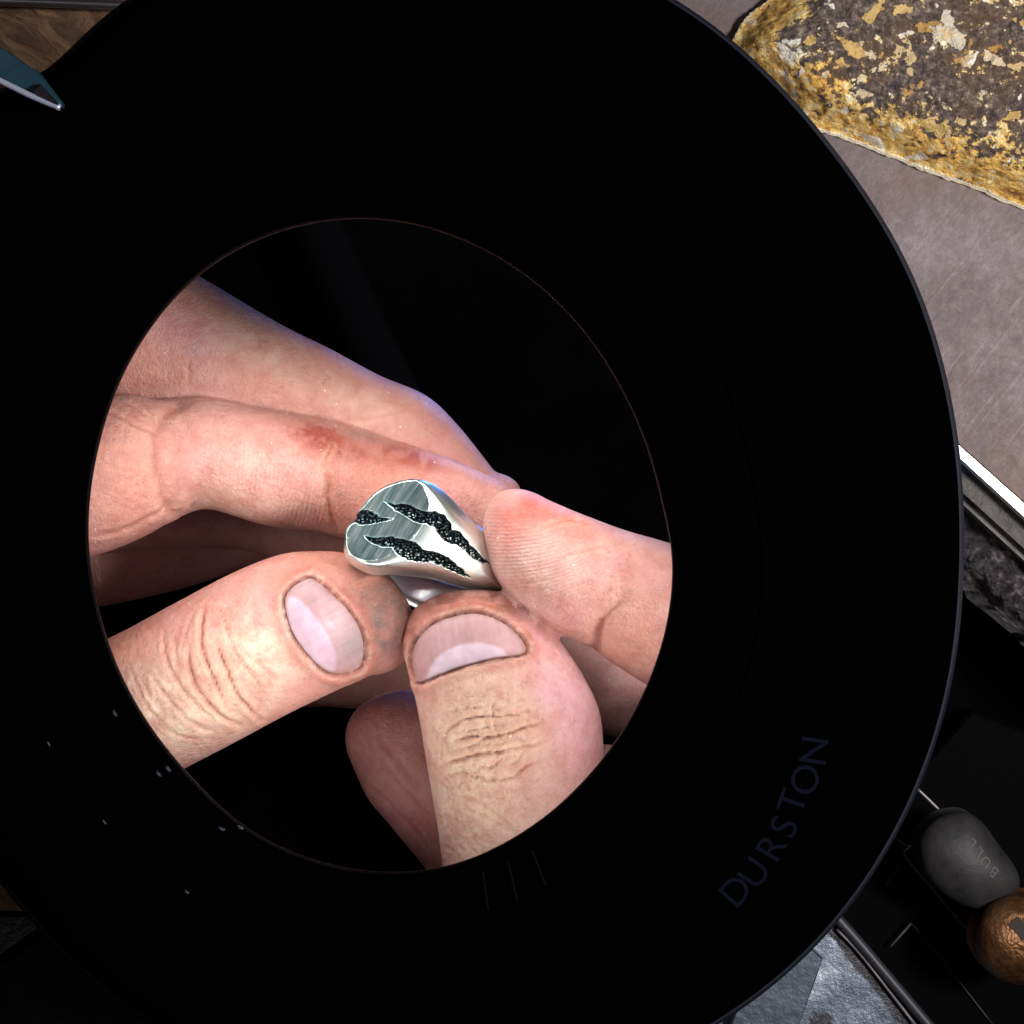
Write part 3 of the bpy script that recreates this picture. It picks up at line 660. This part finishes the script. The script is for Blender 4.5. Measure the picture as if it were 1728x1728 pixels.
# paint crusted slab
def crust(name):
    t = NT(name); e = t.att('edge')
    n1 = t.noise(130, 8, rough=.72, dist=.4); n2 = t.noise(330, 6, rough=.7, dist=.3); n3 = t.noise(1600, 5, rough=.7)
    n4 = t.noise(1000, 6, rough=.75)
    base = t.ramp(n4, [(.34,(.018,.012,.014)),(.46,(.085,.060,.048)),(.56,(.20,.145,.11)),(.70,(.42,.34,.26))])
    base = t.mix(t.ramp(n1, [(.46,(0,0,0)),(.60,(.75,.75,.75))]), base, (.13,.075,.040))
    base = t.mix(t.ramp(t.noise(210, 4), [(.60,(0,0,0)),(.68,(.8,.8,.8))]), base, (.05,.028,.045))
    f = t.math('ADD', t.math('ADD', t.math('MULTIPLY', n1, .6), t.math('MULTIPLY', n2, .6)), t.math('MULTIPLY', e, .22))
    f = t.math('ADD', f, t.math('MULTIPLY', t.math('SUBTRACT', n4, .5), .45))
    ye = t.ramp(t.math('ADD', t.math('MULTIPLY', n2, .6), t.math('MULTIPLY', n4, .45)), [(.38,(.10,.045,.010)),(.45,(.42,.18,.03)),(.52,(.85,.46,.08)),(.59,(.97,.70,.25)),(.66,(.99,.92,.74))])
    c = t.mix(t.ramp(f, [(.69,(0,0,0)),(.725,(1,1,1))]), base, ye)
    v = t.n('TexVoronoi', i_Scale=230.0, i_Randomness=1.0)
    wv = t.n('VectorMath', operation='ADD'); t.t.links.new(t.geo(), wv.inputs[0])
    nn = t.n('TexNoise', i_Scale=260.0, i_Detail=4.0); t.t.links.new(t.geo(), nn.inputs['Vector'])
    sc = t.n('VectorMath', operation='SCALE', i_Scale=.010); t.t.links.new(nn.outputs['Color'], sc.inputs[0]); t.t.links.new(sc.outputs[0], wv.inputs[1]); t.t.links.new(wv.outputs[0], v.inputs['Vector'])
    hue = t.n('SeparateColor'); t.t.links.new(v.outputs['Color'], hue.inputs[0])
    fl = t.math('LESS_THAN', v.outputs['Distance'], t.math('MULTIPLY', t.math('POWER', hue.outputs[0], 1.6), .58))
    fl = t.math('MULTIPLY', fl, t.math('GREATER_THAN', hue.outputs[1], .30))
    fc = t.ramp(hue.outputs[2], [(.0,(.70,.38,.07)),(.35,(.85,.60,.22)),(.7,(.92,.80,.58)),(1,(.97,.96,.90))])
    fc = t.mix(t.math('MULTIPLY', n3, .75), fc, (.25,.15,.05))
    c = t.mix(fl, c, fc)
    ef = t.ramp(t.math('ADD', t.att('rim'), t.math('MULTIPLY', n2, .5)), [(.98,(0,0,0)),(1.12,(1,1,1))])
    c = t.mix(t.math('MULTIPLY', ef, .7), c, (.90,.85,.66))
    v2 = t.n('TexVoronoi', i_Scale=430.0); t.t.links.new(wv.outputs[0], v2.inputs['Vector']); hu2 = t.n('SeparateColor'); t.t.links.new(v2.outputs['Color'], hu2.inputs[0])
    fl2 = t.math('MULTIPLY', t.math('LESS_THAN', v2.outputs['Distance'], t.math('MULTIPLY', hu2.outputs[0], .62)), t.math('GREATER_THAN', hu2.outputs[1], .55))
    c = t.mix(t.math('MULTIPLY', fl2, .9), c, t.ramp(hu2.outputs[2], [(.0,(.45,.22,.05)),(.4,(.75,.48,.16)),(.75,(.80,.64,.42)),(1,(.94,.90,.82))])); fl = t.math('MAXIMUM', fl, fl2)
    h = t.math('ADD', t.math('MULTIPLY', fl, .6), t.math('ADD', n3, t.math('MULTIPLY', n2, 1.5)))
    t.set(Base_Color=c, Roughness=.55, Normal=t.bump(h, .0012, .8)); return t.m
slabo = [(1237,85),(1240,60),(1256,32),(1290,4),(1330,-30),(1420,-110),(1560,-190),(1900,-260),(2200,-100),(2200,520),(1950,430),(1728,349),(1640,313),(1560,285),(1480,252),(1420,230),(1375,213),(1335,185),(1290,140),(1255,112)]
def cz(x, y, e):
    return -42.5-8.5*np.exp(-(e/46.0)**1.6)+1.1*fbm(x/20, y/20, o=5)*1.2+.35*fbm(x/5, y/5, o=3)
sb = solid(slabo, cz, -51.9, 110, 14, mat=crust('paint_crust'), name='crusted_slab', raw=False, centre=(1640,120), jitter=5,
   attr=lambda x, y, e: {'edge': np.exp(-(e/75.0)**2)*sstep(-260, 60, y), 'rim': 1.0*np.exp(-(e/8.0))})
tag(sb, 'thick brown slab crusted with flaking yellow and white paint', 'slab')
# rough black casting
t = NT('rough_black_iron'); n1 = t.noise(330, 7, rough=.7); t.set(Base_Color=t.ramp(t.noise(700,6), [(.35,(.008,.006,.007)),(.56,(.06,.048,.05)),(.7,(.30,.25,.25))]), Roughness=.38, Specular_IOR_Level=.6, Normal=t.bump(n1, .0035, 1.0)); M_IRON = t.m
ci = solid([(1500,760),(1590,818),(1640,835),(1728,898),(1900,1040),(2050,1200),(1950,1260),(1728,1066),(1670,1020),(1620,965),(1540,900)],
   lambda x, y, e: -62-4*np.exp(-(e/16.0)**2)+3.0*fbm(x/22, y/22, o=5)-2.2*np.exp(-(((x-1640)/26)**2+((y-915)/34)**2)), -80, 60, 12, mat=M_IRON, name='rough_iron_bar', centre=(1740,1000), jitter=9)
tag(ci, 'rough hammered black iron bar lying along the steel block edge', 'iron bar')
# doming punches
def egg(name, c, pts, zc, mat, hf=.8):
    c_ = np.array(c, float)
    def zf(x, y, e):
        mx_ = e.max(); q = 1-LT['t']; return zc+.12*fbm(x/9,y/9,o=2)*0+hf*mx_*K*1000*1.25*np.sqrt(np.clip(1-(1-q)**2, 0, 1))
    return solid(pts, zf, zc-6, 56, 10, mat=mat, name=name, centre=c)
t = NT('oxidised_iron'); t.set(Base_Color=t.ramp(t.noise(300,6), [(.3,(.013,.012,.0115)),(.7,(.032,.029,.028))]), Metallic=.1, Roughness=.58, Specular_IOR_Level=.35, Normal=t.bump(t.noise(2200,3), .00005)); M_OX = t.m
t = NT('copper_patina'); t.set(Base_Color=t.ramp(t.noise(140,7,rough=.7), [(.3,(.03,.014,.007)),(.5,(.17,.072,.026)),(.68,(.30,.16,.08))]), Metallic=.7, Roughness=.36, Normal=t.bump(t.noise(700,6), .0005)); M_COP = t.m
g1_ = empty('doming_punch', P(1630,1465,-70)); tag(g1_, 'dark grey egg-shaped punch head stamped BULL beside the wire frame', 'punch')
po = egg('punch_head', (1632,1452), [(1549,1430),(1556,1405),(1578,1382),(1605,1372),(1634,1372),(1660,1390),(1685,1425),(1710,1458),(1721,1485),(1716,1505),(1700,1520),(1672,1530),(1645,1533),(1615,1523),(1580,1498),(1556,1465)], -70, M_OX, .75); child(po, g1_)
po2 = egg('doming_punch', (1714,1588), [(1643,1590),(1650,1555),(1672,1525),(1705,1510),(1745,1510),(1775,1530),(1790,1570),(1788,1610),(1770,1645),(1740,1664),(1700,1660),(1668,1640),(1650,1615)], -68, M_COP, .95)
tag(po2, 'scratched coppery brown ball punch at the right, touching the grey egg punch', 'punch')
# square mark on the copper ball
def topz(o, px, py):
    bv = BVHTree.FromObject(o, bpy.context.evaluated_depsgraph_get()); d = (P(px, py, 0)-Vector((0, 0, D))).normalized()
    mw = o.matrix_world.inverted() if False else None
    h = bv.ray_cast(Vector((0, 0, D))-o.location, d)
    return h[0], h[1]
def decal(name, m, o, px, py, rot, par, lift=.00006):
    h, n = topz(o, px, py); n = n if n.z > 0 else -n
    ob = link(bpy.data.objects.new(name, m)); q = Vector((0, 0, 1)).rotation_difference(n)
    ob.matrix_world = Matrix.Translation(h+n*lift) @ q.to_matrix().to_4x4() @ Matrix.Rotation(R(rot), 4, 'Z')
    if par.type == 'EMPTY':
        ob.location = h+n*lift; ob.rotation_euler = (q.to_matrix() @ Matrix.Rotation(R(rot), 3, 'Z')).to_euler(); child(ob, par)
    else: ob.parent = par
    return ob
M_STAMP = simple('stamped_groove', (.10,.083,.072), .6, 0, spec=.1)
M_DARKST = simple('dark_stamp', (.045,.036,.030), .9, spec=0)
for ch, x, y in [('B',1677,1471),('U',1663,1454),('L',1652,1438),('L',1640,1423)]:
    m = text_mesh(ch, .0021, 0); m.materials.append(M_STAMP); decal('letter', m, po, x, y, 135, g1_)
bm_ = mesh('stamp_mark', [(-.0009,-.0014,0),(.0009,-.0014,0),(.0009,.0014,0),(-.0009,.0014,0)], [(0,1,2,3)], M_DARKST); msh = bm_.data; bpy.data.objects.remove(bm_)
decal('stamp_mark', msh, po2, 1722, 1567, 40, po2)
# wires / frames
def wire(name, pts, z, r, mat, parent=None, n=4):
    sp = [P(a, b, z) for a, b in spline(pts, n)] if len(pts) > 2 else [P(*pts[0], z), P(*pts[1], z)]
    V = []; F = []; m = 10
    for i, c in enumerate(sp):
        t_ = (sp[min(i+1, len(sp)-1)]-sp[max(i-1, 0)]).normalized(); s_ = t_.cross(Vector((0, 0, 1))).normalized(); u2 = s_.cross(t_)
        for k in range(m): V.append(c+(s_*math.cos(2*math.pi*k/m)+u2*math.sin(2*math.pi*k/m))*r*.001)
    for i in range(len(sp)-1):
        for k in range(m): F.append((i*m+k, i*m+(k+1) % m, (i+1)*m+(k+1) % m, (i+1)*m+k))
    F.append(tuple(range(m))[::-1]); F.append(tuple((len(sp)-1)*m+k for k in range(m)))
    o = mesh(name, V, [f[::-1] for f in F], mat)
    if parent: child(o, parent)
    return o
M_WIRE = simple('grey_wire', (.16,.14,.145), .4, .5)
fr = empty('wire_frame', P(1560,1450,-80)); tag(fr, 'thin grey wire frame under the egg-shaped punch', 'wire frame')
wire('wire', [(1549,1332),(1570,1352),(1596,1378)], -78, .22, M_WIRE, fr)
wire('wire', [(1575,1408),(1545,1423),(1530,1434),(1527,1444),(1540,1460),(1600,1530),(1650,1588)], -80, .22, M_WIRE, fr)
wr = wire('brass_loop', [(1505,1393),(1508,1405),(1517,1418),(1530,1427),(1552,1430)], -86, .14, simple('brass_wire', (.30,.23,.12), .35, .8)); tag(wr, 'thin curved brass wire beside the magnifier rim', 'wire')
# dark tray parts
M_DK = simple('black_plastic_tray', (.0012,.0011,.0013), .7, spec=.02, bs=900, bd=.0001)
M_DK2 = simple('charcoal_edge', (.05,.048,.05), .5, spec=.3)
tr_ = empty('black_tray', P(1600,1600,-86)); tag(tr_, 'black plastic tray holding the punches at the lower right', 'tray')
slab('tray_floor', [(1380,1560),(1560,1290),(1640,1200),(2000,1330),(2000,2000),(1620,2000)], -86, -91.9, M_DK, tr_, .5)
wire('tray_edge', [(1503,1597),(1538,1558)], -84, .18, M_DK2, tr_)
wire('tray_edge', [(1538,1558),(1590,1620),(1680,1735)], -85.4, .10, simple('dim_edge', (.015,.015,.016), .5), tr_)
wire('tray_edge', [(1530,1445),(1495,1495)], -85, .12, simple('dim_edge2', (.012,.012,.014), .5), tr_)
# spotted metal plate at the bottom
t = NT('spotted_plate'); n1 = t.noise(75, 8, rough=.7); d = t.noise(220, 6, rough=.75)
c = t.ramp(n1, [(.32,(.03,.04,.055)),(.50,(.13,.15,.19)),(.68,(.40,.41,.46))])
c = t.mix(t.ramp(t.math('ADD', t.att('edge'), t.math('MULTIPLY', d, .9)), [(.72,(0,0,0)),(.84,(1,1,1))]), c, (.012,.010,.012))
t.set(Base_Color=c, Metallic=.35, Roughness=.4, Normal=t.bump(d, .0004)); M_SPOT = t.m
sp_ = solid([(1405,1541),(1440,1580),(1500,1650),(1575,1740),(1640,1830),(1400,2000),(1000,1950),(1080,1780),(1200,1690),(1330,1590)], lambda x, y, e: -80-1.2*np.exp(-(e/5.0)**2), -86, 40, 8, mat=M_SPOT, name='spotted_metal_plate', centre=(1330,1800),
  attr=lambda x, y, e: {'edge': np.exp(-(((x-1405)*.78-(y-1541)*.63+14)/15.0)**2)*.62+.55*np.exp(-(((x-1385)/30)**2+((y-1720)/16)**2))+.2*np.exp(-(e/30.0)**2)})
tag(sp_, 'bluish bright metal plate with black spots, beneath the lower right of the magnifier', 'plate')
pr = wire('plate_rail', [(1405,1541),(1445,1585),(1500,1650),(1580,1745)], -78.5, .75, simple('rail_metal', (.030,.030,.036), .5, .2)); tag(pr, 'slim dark metal rail along the right edge of the spotted plate', 'rail')
pr2 = wire('thin_rod', [(1412,1568),(1450,1608),(1500,1672),(1545,1730)], -79, .22, simple('rod_metal', (.12,.10,.105), .5, .3, var=.5)); tag(pr2, 'thin pinkish grey rod lying on the spotted plate parallel to its rail', 'rod')
fk = slab('steel_file', [(1358,1592),(1366,1597),(1389,1617),(1378,1650),(1338,1760),(1210,1790),(1250,1685)], -77, -79.5, simple('blue_grey_steel', (.055,.065,.085), .45, .4, 500, .0002, var=.2), None, .3); tag(fk, 'flat blue grey steel tool with a clipped corner on the spotted plate', 'file')
# upper left: wooden board, rod, blue blade
t = NT('scuffed_wood'); g = t.noise(420, 7, t.map((.35,1,1),(0,0,R(35))), rough=.7, dist=.6); g2 = t.noise(70, 5)
c = t.ramp(g, [(.30,(.020,.010,.007)),(.48,(.15,.075,.038)),(.66,(.46,.26,.14))]); c = t.mix(t.math('MULTIPLY', g2, .5), c, (.10,.055,.02))
t.set(Base_Color=c, Roughness=.6, Normal=t.bump(g, .0008)); M_WOOD = t.m
wb = slab('wooden_board', [(-400,-300),(420,-300),(330,120),(60,520),(-400,400)], -78, -91.5, M_WOOD, None, .6); tag(wb, 'scuffed brown wooden board at the upper left corner', 'board')
rd = wire('steel_rod', [(-200,-2),(20,2),(240,10),(420,18)], -73.5, .75, simple('rod_steel', (.30,.27,.29), .28, .9)); tag(rd, 'grey steel rod lying across the top of the wooden board', 'rod')
t = NT('blue_steel'); t.set(Base_Color=t.ramp(t.noise(120,5,t.map((.3,1,1),(0,0,R(-28)))), [(.35,(.012,.035,.055)),(.6,(.03,.085,.12)),(.75,(.12,.22,.27))]), Metallic=.5, Roughness=.3); M_BLUE = t.m
bl = empty('blue_blade', P(40,130,49)); tag(bl, 'dark teal blade with a pale polished edge, its tip resting on the black magnifier rim', 'blade')
slab('blade', [(-300,-110),(0,78),(66,122),(104,172),(100,183),(0,131),(-300,-20)], 50, 48, M_BLUE, bl, .3)
wire('polished_edge', [(-300,-14),(0,136),(60,165),(102,182)], 50.6, .30, simple('polished_edge', (.50,.52,.66), .25, .5), bl)
slab('black_pivot', [(52,150),(66,140),(96,172),(102,180),(80,172),(60,162)], 51, 47.5, simple('pivot_black', (.012,.009,.011), .25, spec=.6), bl, .3)
gb = wire('streak_pipe', [(470,250),(540,400),(610,560),(690,720)], -82, 4.0, simple('streak_grey', (.0028,.0026,.0034), .8, spec=.0)); tag(gb, 'dim grey pipe added for a faint light streak seen through the upper part of the lens', 'pipe')  # made-up pipe, imitates a faint light streak behind the lens
# lower left
wb2 = slab('wooden_strip', [(-300,1380),(60,1400),(160,1560),(60,1540),(-300,1530)], -80, -91.5, M_WOOD, None, .5); tag(wb2, 'dim brown wooden strip at the lower left beside the magnifier', 'board')
dk = slab('leather_pad', [(-300,1540),(58,1545),(72,1562),(0,1617),(-300,1760)], -84, -91.5, simple('dark_leather', (.012,.011,.013), .5, 0, 500, .0006, var=.4), None, .6); tag(dk, 'charcoal leather pad corner at the lower left under the wooden strip', 'pad')
dk2 = slab('rubber_mat', [(-300,1770),(0,1625),(90,1560),(600,1600),(700,2000),(-300,2000)], -88, -91.6, simple('dark_rubber', (.004,.004,.0045), .6, 0, 400, .0004, spec=.1, var=.4), None, .4); tag(dk2, 'near black rubber mat along the bottom left edge', 'mat')
